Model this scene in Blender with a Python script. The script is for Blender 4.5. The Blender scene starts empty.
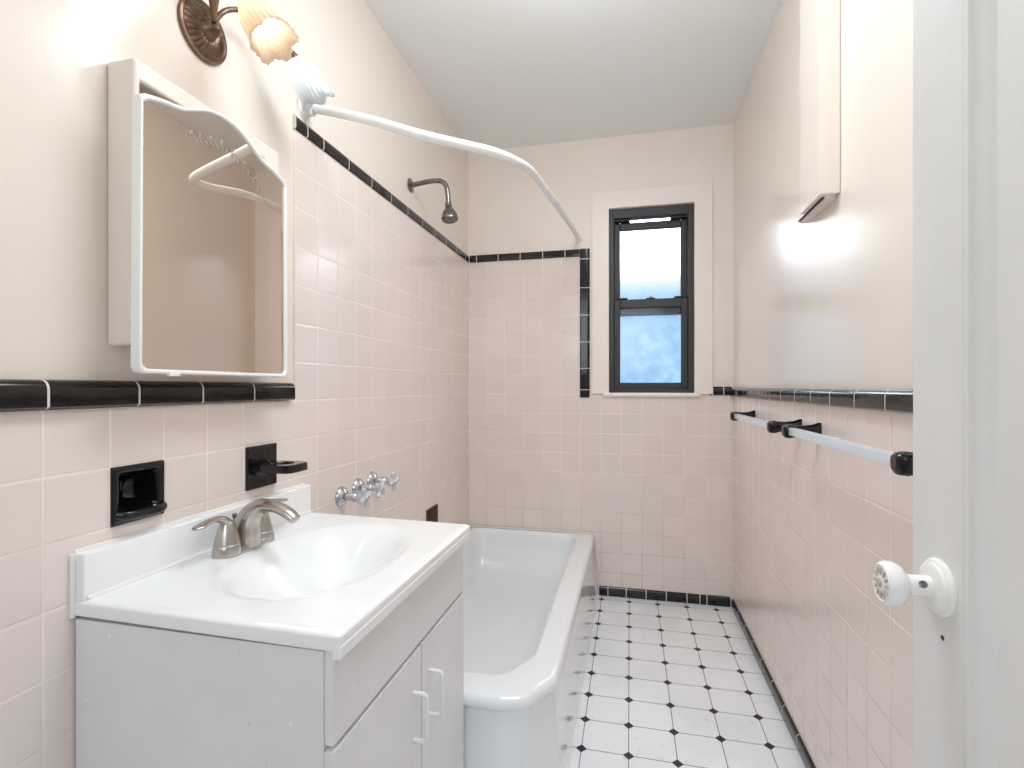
import bpy, bmesh, math, random
from mathutils import Vector, Matrix
random.seed(4)
PI = math.pi
SC = bpy.context.scene
COL = SC.collection

# ------------------------------------------------------------------ materials
def srgb(r, g, b):
    f = lambda c: (c/255/12.92) if c/255 <= .04045 else ((c/255+.055)/1.055)**2.4
    return (f(r), f(g), f(b), 1)

class NT:
    def __init__(s, m):
        s.m = m; m.use_nodes = True; s.t = m.node_tree; s.n = s.t.nodes; s.l = s.t.links
    def add(s, kind, **kw):
        n = s.n.new(kind)
        for k, v in kw.items(): setattr(n, k, v)
        return n
    def put(s, inp, v):
        if isinstance(v, bpy.types.NodeSocket): s.l.new(v, inp)
        else: inp.default_value = v
    def math(s, op, a, b=0.0, c=0.0):
        n = s.add('ShaderNodeMath', operation=op)
        s.put(n.inputs[0], a); s.put(n.inputs[1], b); s.put(n.inputs[2], c)
        return n.outputs[0]
    def mix(s, f, a, b):
        n = s.add('ShaderNodeMix', data_type='RGBA')
        s.put(n.inputs[0], f); s.put(n.inputs[6], a); s.put(n.inputs[7], b)
        return n.outputs[2]
    def noise(s, scale, detail=3, vec=None, rough=.5):
        n = s.add('ShaderNodeTexNoise'); n.inputs['Scale'].default_value = scale
        n.inputs['Detail'].default_value = detail; n.inputs['Roughness'].default_value = rough
        if vec is not None: s.l.new(vec, n.inputs['Vector'])
        return n.outputs['Fac']
    def rng(s, v, a, b, c=0.0, d=1.0):
        n = s.add('ShaderNodeMapRange'); n.clamp = True; n.interpolation_type = 'SMOOTHSTEP'
        s.put(n.inputs[0], v)
        for i, q in enumerate((a, b, c, d)): n.inputs[i+1].default_value = q
        return n.outputs[0]
    def obj(s):
        return s.add('ShaderNodeTexCoord').outputs['Object']

def pbsdf(t): return t.n['Principled BSDF']

def plain(name, col, rough=.5, metal=0.0, bump=0.0, bscale=40, var=0.0, coat=0.0, spec=.5, vscale=6):
    m = bpy.data.materials.new(name); t = NT(m); p = pbsdf(t)
    c = srgb(*col)
    p.inputs['Base Color'].default_value = c
    p.inputs['Roughness'].default_value = rough
    p.inputs['Metallic'].default_value = metal
    p.inputs['Specular IOR Level'].default_value = spec
    p.inputs['Coat Weight'].default_value = coat
    p.inputs['Coat Roughness'].default_value = .08
    o = t.obj()
    if var:
        f = t.noise(vscale, 4, o)
        c2 = (c[0]*(1-var), c[1]*(1-var), c[2]*(1-var*.95), 1)
        t.l.new(t.mix(t.rng(f, .35, .65), c, c2), p.inputs['Base Color'])
    if bump:
        b = t.add('ShaderNodeBump'); b.inputs['Strength'].default_value = bump
        b.inputs['Distance'].default_value = .004
        t.l.new(t.noise(bscale, 4, o), b.inputs['Height'])
        t.l.new(b.outputs[0], p.inputs['Normal'])
    return m

def tile_mat(name, au, av, u0, v0, pitch=.1095, grout_hi=(250,236,227), tile=(236,223,216)):
    """square glazed wall tiles: au/av = axis index across / up"""
    m = bpy.data.materials.new(name); t = NT(m); p = pbsdf(t)
    o = t.obj(); s = t.add('ShaderNodeSeparateXYZ'); t.l.new(o, s.inputs[0])
    U = t.math('DIVIDE', t.math('SUBTRACT', s.outputs[au], u0), pitch)
    V = t.math('DIVIDE', t.math('SUBTRACT', s.outputs[av], v0), pitch)
    fu = t.math('ABSOLUTE', t.math('SUBTRACT', t.math('FRACT', U), .5))
    fv = t.math('ABSOLUTE', t.math('SUBTRACT', t.math('FRACT', V), .5))
    e = t.math('MAXIMUM', fu, fv)                       # .5 at the joint
    g = t.rng(e, .482, .490)
    cell = t.add('ShaderNodeCombineXYZ')
    t.l.new(t.math('FLOOR', U), cell.inputs[0]); t.l.new(t.math('FLOOR', V), cell.inputs[1])
    wn = t.add('ShaderNodeTexWhiteNoise', noise_dimensions='3D'); t.l.new(cell.outputs[0], wn.inputs['Vector'])
    big = t.noise(2.2, 3, o)
    c = srgb(*tile); c2 = tuple(x*.955 for x in c[:3])+(1,)
    base = t.mix(wn.outputs['Value'], c, c2)
    # grout: pale where clean, grimy in patches low on the wall
    dirt = t.math('MULTIPLY', t.rng(s.outputs[2], .95, .25), t.rng(big, .36, .52))
    gro = t.mix(t.math('MULTIPLY', dirt, .8), srgb(*grout_hi), srgb(196,172,162))
    fade = t.rng(t.noise(5.5, 2, o), .36, .52, .35, 1)
    col = t.mix(t.math('MULTIPLY', g, fade), base, gro)
    t.l.new(col, p.inputs['Base Color'])
    t.l.new(t.math('ADD', t.math('MULTIPLY', g, .45), .16), p.inputs['Roughness'])
    # bump: joint groove + each tile tilted a hair
    wc = t.add('ShaderNodeSeparateColor'); t.l.new(wn.outputs['Color'], wc.inputs[0])
    fu2 = t.math('MULTIPLY', t.math('SUBTRACT', t.math('FRACT', U), .5), t.math('SUBTRACT', wc.outputs[0], .5))
    fv2 = t.math('MULTIPLY', t.math('SUBTRACT', t.math('FRACT', V), .5), t.math('SUBTRACT', wc.outputs[1], .5))
    h = t.math('ADD', t.math('MULTIPLY', t.math('ADD', fu2, fv2), .9), t.math('MULTIPLY', t.rng(e, .455, .487), -.6))
    h = t.math('ADD', h, t.math('MULTIPLY', t.noise(14, 2, o), .5))
    b = t.add('ShaderNodeBump'); b.inputs['Strength'].default_value = .55; b.inputs['Distance'].default_value = .0016
    t.l.new(h, b.inputs['Height']); t.l.new(b.outputs[0], p.inputs['Normal'])
    return m

def floor_mat():
    m = bpy.data.materials.new('octagon_floor_tiles'); t = NT(m); p = pbsdf(t)
    o = t.obj(); s = t.add('ShaderNodeSeparateXYZ'); t.l.new(o, s.inputs[0])
    P = .1465
    a = []
    for ax, o0 in ((0, -.1507), (1, 1.6345)):
        q = t.math('DIVIDE', t.math('SUBTRACT', s.outputs[ax], o0), P)
        a.append(t.math('ABSOLUTE', t.math('SUBTRACT', q, t.math('ROUND', q))))
    dia = t.rng(t.math('ADD', a[0], a[1]), .128, .120)
    line = t.rng(t.math('MINIMUM', a[0], a[1]), .0125, .0075)
    n1 = t.noise(3, 4, o); n2 = t.noise(26, 3, o)
    c = t.mix(t.rng(n1, .35, .7), srgb(246,248,251), srgb(236,238,242))
    c = t.mix(t.math('MULTIPLY', t.rng(n2, .60, .75), .35), c, srgb(208,206,203))
    c = t.mix(t.math('MULTIPLY', line, .85), c, srgb(96,96,100))
    c = t.mix(dia, c, srgb(26,28,32))
    t.l.new(c, p.inputs['Base Color'])
    t.l.new(t.math('ADD', t.math('MULTIPLY', line, .4), .28), p.inputs['Roughness'])
    b = t.add('ShaderNodeBump'); b.inputs['Strength'].default_value = .4; b.inputs['Distance'].default_value = .0012
    t.l.new(t.math('ADD', t.math('MULTIPLY', line, -1.0), t.math('MULTIPLY', n2, .25)), b.inputs['Height'])
    t.l.new(b.outputs[0], p.inputs['Normal'])
    return m

def pane_mat(name, tint, tint2, opac, k):
    m = bpy.data.materials.new(name); t = NT(m); t.n.remove(pbsdf(t))
    o = t.obj(); n = t.noise(90, 4, o, .7); n2 = t.noise(14, 5, o, .6)
    tr = t.add('ShaderNodeBsdfTransparent'); tl = t.add('ShaderNodeBsdfTranslucent')
    gl = t.add('ShaderNodeBsdfGlossy'); gl.inputs['Roughness'].default_value = .12
    col = t.mix(t.rng(t.math('ADD', t.math('MULTIPLY', n, .6), t.math('MULTIPLY', n2, .5)), .42, .68), tint, tint2)
    t.l.new(col, tr.inputs[0]); tl.inputs[0].default_value = (.9,.95,1,1)
    m1 = t.add('ShaderNodeMixShader'); t.put(m1.inputs[0], t.math('MULTIPLY', t.rng(n2, .3, .7), opac)); t.l.new(tr.outputs[0], m1.inputs[1]); t.l.new(tl.outputs[0], m1.inputs[2])
    m2 = t.add('ShaderNodeMixShader'); m2.inputs[0].default_value = k; t.l.new(m1.outputs[0], m2.inputs[1]); t.l.new(gl.outputs[0], m2.inputs[2])
    t.l.new(m2.outputs[0], t.n['Material Output'].inputs[0])
    return m

def shade_mat(name, col, trans):
    m = bpy.data.materials.new(name); t = NT(m); t.n.remove(pbsdf(t))
    tr = t.add('ShaderNodeBsdfTransparent'); tl = t.add('ShaderNodeBsdfTranslucent'); gl = t.add('ShaderNodeBsdfGlossy'); df = t.add('ShaderNodeBsdfDiffuse')
    tl.inputs[0].default_value = srgb(*col); df.inputs[0].default_value = srgb(*col); tr.inputs[0].default_value = srgb(*col)
    gl.inputs['Roughness'].default_value = .12
    a = t.add('ShaderNodeMixShader'); a.inputs[0].default_value = .5; t.l.new(tl.outputs[0], a.inputs[1]); t.l.new(df.outputs[0], a.inputs[2])
    b = t.add('ShaderNodeMixShader'); b.inputs[0].default_value = trans; t.l.new(a.outputs[0], b.inputs[1]); t.l.new(tr.outputs[0], b.inputs[2])
    c = t.add('ShaderNodeMixShader'); c.inputs[0].default_value = .07; t.l.new(b.outputs[0], c.inputs[1]); t.l.new(gl.outputs[0], c.inputs[2])
    t.l.new(c.outputs[0], t.n['Material Output'].inputs[0])
    return m

def emit_mat(name, col, st):
    m = bpy.data.materials.new(name); t = NT(m); p = pbsdf(t)
    p.inputs['Base Color'].default_value = (1,1,1,1)
    p.inputs['Emission Color'].default_value = (*col, 1); p.inputs['Emission Strength'].default_value = st
    return m

LK = dict(world=1.0, hall=13.5, top=7.8, bulb=4.0, down=10.5)
M = {}
M['plaster']   = plain('cream_gloss_paint', (234,223,213), .20, bump=.10, bscale=9, var=.015, vscale=3)
M['plaster_b'] = plain('cream_paint_window_wall', (241,230,222), .38, bump=.12, bscale=18, var=.02)
M['casing']    = plain('pale_pink_casing_paint', (243,233,226), .35, bump=.15, bscale=25)
M['ceiling']   = plain('ceiling_paint', (240,242,240), .7, bump=.15, bscale=20)
M['tile_side'] = tile_mat('pink_wall_tile_side', 1, 2, 1.2675, 1.112)
M['tile_near'] = tile_mat('pink_wall_tile_vanity', 1, 2, .742, 1.112)
M['tile_right'] = tile_mat('pink_wall_tile_towel', 1, 2, 1.205, 1.112)
M['tile_back'] = tile_mat('pink_wall_tile_end', 0, 2, -.922, 1.112)
M['floor']     = floor_mat()
M['black']     = plain('black_glazed_tile', (26,23,23), .10, bump=.10, bscale=30, var=.2, vscale=30)
M['blackcer']  = plain('black_ceramic', (14,14,15), .08, bump=.25, bscale=60)
M['grout']     = plain('pale_grout', (222,214,206), .8)
M['enamel']    = plain('white_enamel', (240,243,246), .14, coat=.4, bump=.03, bscale=8)
M['marble']    = plain('cultured_marble_white', (246,247,248), .20, coat=.3, var=.025, vscale=9)
M['cabinet']   = plain('white_brushed_paint', (230,230,232), .42, bump=.25, bscale=22, var=.03, vscale=8)
_t = NT(M['cabinet']); _m = _t.add('ShaderNodeMapping'); _m.inputs['Scale'].default_value = (70, 70, 22); _t.l.new(_t.obj(), _m.inputs[0])
_c = _t.mix(_t.math('MULTIPLY', _t.rng(_t.noise(1, 2, _m.outputs[0]), .72, .78), .4), _t.n['Principled BSDF'].inputs['Base Color'].links[0].from_socket, srgb(150,148,148))
_t.l.new(_c, _t.n['Principled BSDF'].inputs['Base Color'])
M['doorpaint'] = plain('white_door_paint', (226,227,227), .45, bump=.35, bscale=16, var=.03)
M['white']     = plain('white_gloss_metal_paint', (242,242,240), .25, bump=.05)
M['plastic']   = plain('white_pull_plastic', (240,240,242), .28)
M['frame']     = plain('window_frame_charcoal', (50,50,52), .45, bump=.08, bscale=50)
M['frame_dk']  = plain('window_track_dark', (24,24,26), .5)
M['nickel']    = plain('brushed_nickel', (186,180,173), .27, metal=1, bump=.03, bscale=80)
M['chrome']    = plain('chrome', (205,208,214), .08, metal=1)
M['dullchrome']= plain('aged_chrome', (140,135,130), .22, metal=1, var=.3, vscale=60)
M['bronze']    = plain('aged_bronze', (130,106,90), .38, metal=.85, bump=.3, bscale=60, var=.35, vscale=40)
M['bar']       = plain('pale_blue_white_bar', (226,236,248), .2, metal=.25)
M['brown']     = plain('rust_brown_glaze', (104,66,48), .5, bump=.5, bscale=60, var=.5, vscale=45)
M['darkslot']  = plain('dark_gap', (60,52,48), .8)
M['caulk']     = plain('white_caulk', (240,238,235), .5, bump=.4, bscale=50)
M['acrylic']   = plain('clear_acrylic_handle', (235,238,242), .12, coat=.5)
M['acrylic'].node_tree.nodes['Principled BSDF'].inputs['Transmission Weight'].default_value = .35
M['mirror']    = plain('silvered_mirror', (226,215,204), .02, metal=1)
M['etch']      = plain('etched_frost', (158,149,141), .6, metal=0)
M['amber']     = shade_mat('amber_ribbed_glass', (250,237,220), .18)
M['frost']     = shade_mat('frosted_white_glass', (230,235,238), .12)
M['bulb']      = emit_mat('lit_bulb', (1.0,.95,.89), LK['bulb'])
M['pane_up']   = pane_mat('frosted_pane_upper', (1,1,1,1), (.90,.95,1,1), .05, .02)
M['pane_lo']   = pane_mat('frosted_pane_lower', (1,1,1,1), (.90,.95,1,1), .07, .02)
M['grime']     = plain('brown_grime', (186,180,173), .6)

# ------------------------------------------------------------------ mesh helpers
def finish(name, bm, mat, parent=None, smooth=False, recalc=True):
    if recalc: bmesh.ops.recalc_face_normals(bm, faces=bm.faces[:])
    me = bpy.data.meshes.new(name); bm.to_mesh(me); bm.free()
    mats = mat if isinstance(mat, (list, tuple)) else [mat]
    for q in mats: me.materials.append(q)
    if smooth:
        for p in me.polygons: p.use_smooth = True
        if smooth != 'all': me.set_sharp_from_angle(angle=math.radians(40))
    o = bpy.data.objects.new(name, me); COL.objects.link(o)
    if smooth is True:
        wm = o.modifiers.new('wn', 'WEIGHTED_NORMAL'); wm.keep_sharp = True
    if parent: o.parent = parent; o.matrix_parent_inverse = parent.matrix_world.inverted()
    return o

def empty(name, loc, label=None, cat=None, group=None, kind=None):
    o = bpy.data.objects.new(name, None); COL.objects.link(o); o.location = loc
    o.empty_display_size = .05
    o.matrix_world = Matrix.Translation(loc)
    tag(o, label, cat, group, kind); return o

def tag(o, label=None, cat=None, group=None, kind=None):
    for k, v in (('label', label), ('category', cat), ('group', group), ('kind', kind)):
        if v: o[k] = v
    return o

def box(bm, x0, x1, y0, y1, z0, z1, bev=0, seg=2):
    vs = [bm.verts.new(p) for p in ((x0,y0,z0),(x1,y0,z0),(x1,y1,z0),(x0,y1,z0),(x0,y0,z1),(x1,y0,z1),(x1,y1,z1),(x0,y1,z1))]
    fs = [bm.faces.new([vs[i] for i in q]) for q in ((0,3,2,1),(4,5,6,7),(0,1,5,4),(1,2,6,5),(2,3,7,6),(3,0,4,7))]
    if bev:
        es = list({e for f in fs for e in f.edges})
        bmesh.ops.bevel(bm, geom=es, offset=bev, segments=seg, affect='EDGES', profile=.5)
    return vs

def B(name, mat, parent, *args, bev=0, seg=2, smooth=False):
    bm = bmesh.new(); box(bm, *args, bev=bev, seg=seg); return finish(name, bm, mat, parent, smooth or bool(bev))

def catmull(pts, n=8):
    P = [Vector(p) for p in pts]; out = []
    P = [P[0]*2-P[1]] + P + [P[-1]*2-P[-2]]
    for i in range(1, len(P)-2):
        a, b, c, d = P[i-1:i+3]
        for k in range(n):
            u = k/n
            out.append(.5*((2*b)+(c-a)*u+(2*a-5*b+4*c-d)*u*u+(3*b-a-3*c+d)*u**3))
    out.append(P[-2]); return out

def sweep(bm, pts, rad, seg=16, up=Vector((0,0,1)), flat=None, cap=True):
    """tube along pts; rad = number or list; flat = list of (a, b) half-axes along (side, up)"""
    n = len(pts); pts = [Vector(p) for p in pts]; rings = []
    T0 = (pts[1]-pts[0]).normalized()
    U = up - T0*up.dot(T0)
    if U.length < 1e-3: U = Vector((1,0,0)) - T0*T0.x
    U.normalize()
    for i, p in enumerate(pts):
        T = (pts[min(i+1, n-1)]-pts[max(i-1, 0)]).normalized()
        U = (U - T*U.dot(T)).normalized(); S = T.cross(U)
        if flat: a, b = flat[i] if isinstance(flat, list) else flat
        else: a = b = rad[i] if isinstance(rad, (list, tuple)) else rad
        rings.append([bm.verts.new(p + S*a*math.cos(2*PI*k/seg) + U*b*math.sin(2*PI*k/seg)) for k in range(seg)])
    for r0, r1 in zip(rings, rings[1:]):
        for k in range(seg): bm.faces.new((r0[k], r0[(k+1)%seg], r1[(k+1)%seg], r1[k]))
    if cap:
        bm.faces.new(rings[0]); bm.faces.new(rings[-1])
    return rings

def lerp_list(vals, n):
    out = []
    for i in range(n):
        t = i/(n-1)*(len(vals)-1); k = min(int(t), len(vals)-2); f = t-k
        a, b = vals[k], vals[k+1]
        out.append(tuple(x+(y-x)*f for x, y in zip(a, b)) if isinstance(a, tuple) else a+(b-a)*f)
    return out

def lathe(bm, prof, origin, axis, seg=32, mod=None, cap0=False, cap1=False):
    """prof = [(r, h)]; axis = direction of h; mod(r, h, phi) -> (r, h)"""
    A = Vector(axis).normalized(); O = Vector(origin)
    X = Vector((0,0,1)).cross(A)
    if X.length < 1e-3: X = Vector((1,0,0))
    X.normalize(); Y = A.cross(X); rings = []
    for r, h in prof:
        ring = []
        for k in range(seg):
            ph = 2*PI*k/seg
            rr, hh = mod(r, h, ph) if mod else (r, h)
            ring.append(bm.verts.new(O + A*hh + (X*math.cos(ph)+Y*math.sin(ph))*max(rr, 1e-5)))
        rings.append(ring)
    for r0, r1 in zip(rings, rings[1:]):
        for k in range(seg): bm.faces.new((r0[k], r0[(k+1)%seg], r1[(k+1)%seg], r1[k]))
    if cap0: bm.faces.new(rings[0])
    if cap1: bm.faces.new(rings[-1])
    return rings

def cells(bm, axis, p0, p1, us, zs, holes):
    """wall slab between p0 and p1 on `axis` (0 = x, 1 = y), split at us/zs, skipping holes"""
    us = sorted(set([q for h in holes for q in h[:2] if us[0] < q < us[1]]+list(us)))
    zs = sorted(set([q for h in holes for q in h[2:] if zs[0] < q < zs[1]]+list(zs)))
    def solid(i, j):
        if not (0 <= i < len(us)-1 and 0 <= j < len(zs)-1): return False
        u, z = (us[i]+us[i+1])/2, (zs[j]+zs[j+1])/2
        return not any(h[0] < u < h[1] and h[2] < z < h[3] for h in holes)
    def v(p, u, z): return (p, u, z) if axis == 0 else (u, p, z)
    def quad(*ps): bm.faces.new([bm.verts.new(p) for p in ps])
    for i in range(len(us)-1):
        for j in range(len(zs)-1):
            if not solid(i, j): continue
            a, b, c, d = us[i], us[i+1], zs[j], zs[j+1]
            for p in (p0, p1): quad(v(p,a,c), v(p,b,c), v(p,b,d), v(p,a,d))
            if not solid(i-1, j): quad(v(p0,a,c), v(p1,a,c), v(p1,a,d), v(p0,a,d))
            if not solid(i+1, j): quad(v(p0,b,c), v(p1,b,c), v(p1,b,d), v(p0,b,d))
            if not solid(i, j-1): quad(v(p0,a,c), v(p1,a,c), v(p1,b,c), v(p0,b,c))
            if not solid(i, j+1): quad(v(p0,a,d), v(p1,a,d), v(p1,b,d), v(p0,b,d))
    bmesh.ops.remove_doubles(bm, verts=bm.verts[:], dist=1e-5)

# ------------------------------------------------------------------ room dimensions
XL, XR, YB, YF, H = -.922, .525, 2.865, -.75, 2.53
ZG = 1.112                       # tile joint under the black caps
# soap niches and the window as holes
NICHE = (.742, .8515, .893, 1.0025)
BROWN = (2.222, 2.362, .468, .578)
WIN = (-.113, .3335, 1.118, 2.130)

# ------------------------------------------------------------------ the setting
bm = bmesh.new(); box(bm, XL-.1, XR+.1, YF, YB+.12, -.06, 0)
tag(finish('floor', bm, M['floor']), 'white octagon floor tiles with small black diamond insets', 'floor', kind='structure')
bm = bmesh.new(); box(bm, XL-.1, XR+.1, YF, YB+.12, H, H+.06)
tag(finish('ceiling', bm, M['ceiling']), 'plain pale grey painted ceiling', 'ceiling', kind='structure')

bm = bmesh.new(); cells(bm, 0, XL-.10, XL-.005, (YF, YB+.12), (0, H), [NICHE, BROWN])
wl = tag(finish('wall_left', bm, M['plaster']), 'glossy cream wall behind the vanity and tub, pink tiled below', 'wall', kind='structure')
bm = bmesh.new()
cells(bm, 0, XL-.005, XL, (YF, 1.2675), (0, ZG), [NICHE])
finish('vanity_tiles', bm, M['tile_near'], wl)
bm = bmesh.new()
cells(bm, 0, XL-.005, XL, (1.2675, YB), (0, ZG+7*.1095), [BROWN])
finish('wall_tiles', bm, M['tile_side'], wl)

bm = bmesh.new(); cells(bm, 0, XR+.005, XR+.10, (YF, YB+.12), (0, H), [])
wr = tag(finish('wall_right', bm, M['plaster']), 'glossy cream wall above pink tiles, with the towel bars', 'wall', kind='structure')
bm = bmesh.new(); cells(bm, 0, XR, XR+.005, (YF, YB), (0, ZG), [])
finish('wall_tiles', bm, M['tile_right'], wr)

bm = bmesh.new(); cells(bm, 1, YB+.005, YB+.12, (XL-.005, XR+.005), (0, H), [WIN])
wb = tag(finish('wall_back', bm, M['plaster_b']), 'cream end wall with the window, pink tiled below', 'wall', kind='structure')
bm = bmesh.new()
cells(bm, 1, YB, YB+.005, (XL, -.268), (0, ZG+7*.1095), [])
cells(bm, 1, YB, YB+.005, (-.268, XR), (0, ZG-.004), [])
finish('wall_tiles', bm, M['tile_back'], wb)

# black cap tiles: a row of glazed pieces with pale joints
def cap_row(name, label, start, along, normal, up, cuts, h=.046, t=.013, gap=.0042, round_top=True):
    S, A, N, U = map(Vector, (start, along, normal, up))
    bm = bmesh.new()
    prof = [(0,0),(t*.75,0),(t,.004)]
    prof += [(t-(t*.8)*(1-math.cos(a)), h-.016+.016*math.sin(a)) for a in [i*PI/2/5 for i in range(6)]] if round_top else [(t,h-.003),(t*.8,h)]
    prof += [(0, h)]
    def seg(a, b, sc=1.0, mi=0):
        r = [[bm.verts.new(S + A*q + N*(n*sc) + U*(u if sc == 1 else u*.995+.0001)) for n, u in prof] for q in (a, b)]
        f = [bm.faces.new(r[0]), bm.faces.new(r[1][::-1])]
        for k in range(len(prof)): f.append(bm.faces.new((r[0][k], r[1][k], r[1][(k+1)%len(prof)], r[0][(k+1)%len(prof)])))
        for q in f: q.material_index = mi
    for a, b in zip(cuts, cuts[1:]): seg(a+gap/2, b-gap/2)
    seg(cuts[0], cuts[-1]-.0015, .985, 1)
    o = finish(name, bm, [M['black'], M['grout']], smooth=True)
    return tag(o, label, 'tile trim', kind='structure')

lc = [YF+.0] + [q*.978 for q in (-.60,-.447,-.293,-.139,.016,.171,.332,.489,.644,.803,.955,1.115,1.278)]
cap_row('trim_1', 'black glazed tile cap under the mirror cabinet, above the vanity', (XL-.005,0,ZG+.002), (0,1,0), (1,0,0), (0,0,1), lc, h=.048, t=.021)
ZH = ZG+7*.1095
hc = [1.264, 1.32, 1.40, 1.545, 1.70, 1.857, 2.01, 2.165, 2.32, 2.475, 2.63, 2.785, 2.852]
cap_row('trim_2', 'black tile cap high along the shower wall, under the shower arm', (XL-.005,0,ZH), (0,1,0), (1,0,0), (0,0,1), hc, h=.040, t=.011)
cap_row('trim_3', 'black tile cap high on the end wall above the tub', (0,YB+.005,ZH), (1,0,0), (0,-1,0), (0,0,1), [XL+.006,-.872,-.742,-.612,-.482,-.355,-.272], h=.042, t=.013)
cap_row('trim_4', 'vertical black tile strip beside the window', (-.272,YB+.005,0), (0,0,1), (0,-1,0), (1,0,0), [1.089,1.135,1.254,1.40,1.55,1.702,1.862,1.9205], h=.054, t=.014)
cap_row('trim_5', 'short black tile cap between the window and the corner', (0,YB+.005,ZG-.004), (1,0,0), (0,-1,0), (0,0,1), [.408,.424,.478,.520], h=.044, t=.016)
rc = [q*.968 for q in (YF,-.60,-.45,-.30,-.148,.005,.158,.310,.463,.616,.770,.923,1.076,1.230,1.382,1.538,1.689,1.84,2.0,2.15,2.31,2.46,2.62,2.77,2.944)]
cap_row('trim_6', 'black tile cap running above the towel bars', (XR+.005,0,ZG-.012), (0,1,0), (-1,0,0), (0,0,1), rc, h=.046, t=.022)
bc = [-.168,-.118,-.020,.085,.190,.295,.36,.395,.512]
o = cap_row('baseboard_back', 'black tile baseboard under the window', (0,YB,.001), (1,0,0), (0,-1,0), (0,0,1), bc, h=.050, t=.012)
o['category'] = 'baseboard'
br = [YF,-.5,-.2,.1,.4,.7,.86,1.02,1.173,1.326,1.48,1.633,1.786,1.94,2.09,2.25,2.40,2.55,2.70,2.853]
o = cap_row('baseboard_right', 'black tile baseboard under the towel bar wall', (XR,0,.001), (0,1,0), (-1,0,0), (0,0,1), br, h=.046, t=.010)
o['category'] = 'baseboard'

# ------------------------------------------------------------------ window
w = empty('window_1', (.11, YB+.03, WIN[2]), 'narrow charcoal sash window with frosted panes over the tiles', 'window', kind='structure')
x0, x1, z0, z1 = WIN
bm = bmesh.new()          # plaster surround standing proud of the wall
cells(bm, 1, YB-.012, YB+.006, (-.205, .424), (1.112, 2.228), [(x0, x1, 1.118, 2.130)])
sur = finish('casing', bm, M['casing'], w); 
bv = sur.modifiers.new('b', 'BEVEL'); bv.width = .009; bv.segments = 3; bv.limit_method = 'ANGLE'
B('sill', M['casing'], w, x0-.03, x1+.03, YB-.022, YB+.05, 1.098, 1.1185, bev=.005)
bm = bmesh.new()
fy0, fy1 = YB+.012, YB+.10
box(bm, x0, x0+.026, fy0, fy1, z0, z1); box(bm, x1-.030, x1, fy0, fy1, z0, z1)
box(bm, x0+.026, x1-.030, fy0, fy0+.058, z1-.050, z1); box(bm, x0+.026, x1-.030, fy0, fy1, z0, z0+.022)
bmesh.ops.bevel(bm, geom=bm.edges[:], offset=.002, segments=1, affect='EDGES')
finish('window_frame', bm, M['frame'], w)
B('vent_block', M['frame_dk'], w, x0+.026, .000, fy0+.02, fy0+.06, z1-.062, z1-.050)
B('vent_block', M['frame_dk'], w, .215, x1-.030, fy0+.02, fy0+.06, z1-.062, z1-.050)
def sash(name, a, b, c, d, y0, y1, side, top, bot, pane):
    bm = bmesh.new()
    box(bm, a, a+side, y0, y1, c, d); box(bm, b-side, b, y0, y1, c, d)
    box(bm, a+side, b-side, y0, y1, d-top, d); box(bm, a+side, b-side, y0, y1, c, c+bot)
    bmesh.ops.bevel(bm, geom=bm.edges[:], offset=.0025, segments=1, affect='EDGES')
    s = finish(name, bm, M['frame'], w)
    B('frosted_pane', pane, s, a+side-.004, b-side+.004, (y0+y1)/2-.001, (y0+y1)/2+.001, c+bot-.004, d-top+.004)
    return s
sash('upper_sash', x0+.026, x1-.030, 1.548, z1-.062, fy0+.055, fy0+.083, .033, .040, .080, M['pane_up'])
lo = sash('lower_sash', x0+.026, x1-.030, z0+.022, 1.634, fy0+.020, fy0+.048, .034, .048, .034, M['pane_lo'])
bm = bmesh.new(); box(bm, .085,.135, fy0+.008,fy0+.03, 1.634,1.640, bev=.002); box(bm, .10,.12, fy0+.008,fy0+.028, 1.640,1.647, bev=.002)
finish('sash_lock', bm, M['dullchrome'], w, True)
for q in (x0+.03, x1-.10):
    B('tilt_latch', M['frame_dk'], w, q, q+.07, fy0+.012, fy0+.030, 1.634, 1.642, bev=.002)

# ------------------------------------------------------------------ door
DX = .312
d = empty('door_1', (DX+.018, -.05, 0), 'white painted panel door standing open beside the camera wall', 'door', kind='structure')
d['label'] = 'white painted panel door standing open, with the white knob'
bm = bmesh.new()
ya, yb = -.05, .667; st = .092
T = .036
box(bm, DX, DX+T, yb-st, yb, .012, 2.03, bev=.002)                 # latch stile
box(bm, DX, DX+T, ya, ya+st, .012, 2.03)
box(bm, DX, DX+T, ya+st, yb-st, .012, .25); box(bm, DX, DX+T, ya+st, yb-st, 1.90, 2.03)
leaf = finish('door_leaf', bm, M['doorpaint'], d, True)
bm = bmesh.new()
box(bm, DX+.010, DX+.026, ya+st, yb-st, .25, 1.90)
finish('door_panel', bm, M['doorpaint'], d)
bm = bmesh.new()                                                  # ogee moulding round the panel
prof = [(0,.0005),(.004,-.002),(.009,-.0015),(.013,.003),(.020,.005),(.026,.0085),(.030,.0105)]
def moul(a, b, c, e):
    rings = []
    for off, dp in prof:
        rings.append([bm.verts.new((DX+dp, y, z)) for y, z in ((a+off, c+off), (b-off, c+off), (b-off, e-off), (a+off, e-off))])
    for r0, r1 in zip(rings, rings[1:]):
        for k in range(4): bm.faces.new((r0[k], r0[(k+1)%4], r1[(k+1)%4], r1[k]))
moul(ya+st, yb-st, .25, 1.90)
finish('panel_moulding', bm, M['doorpaint'], d, True)
KY, KZ = .612, .945
bm = bmesh.new()
lathe(bm, [(.0335,0),(.0335,.003),(.031,.0055),(.0285,.006),(.028,.009),(.024,.011),(.012,.0115)], (DX,KY,KZ), (-1,0,0), 40, cap1=True)
rose = finish('door_rose', bm, M['white'], d, True)
bm = bmesh.new()
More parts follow.
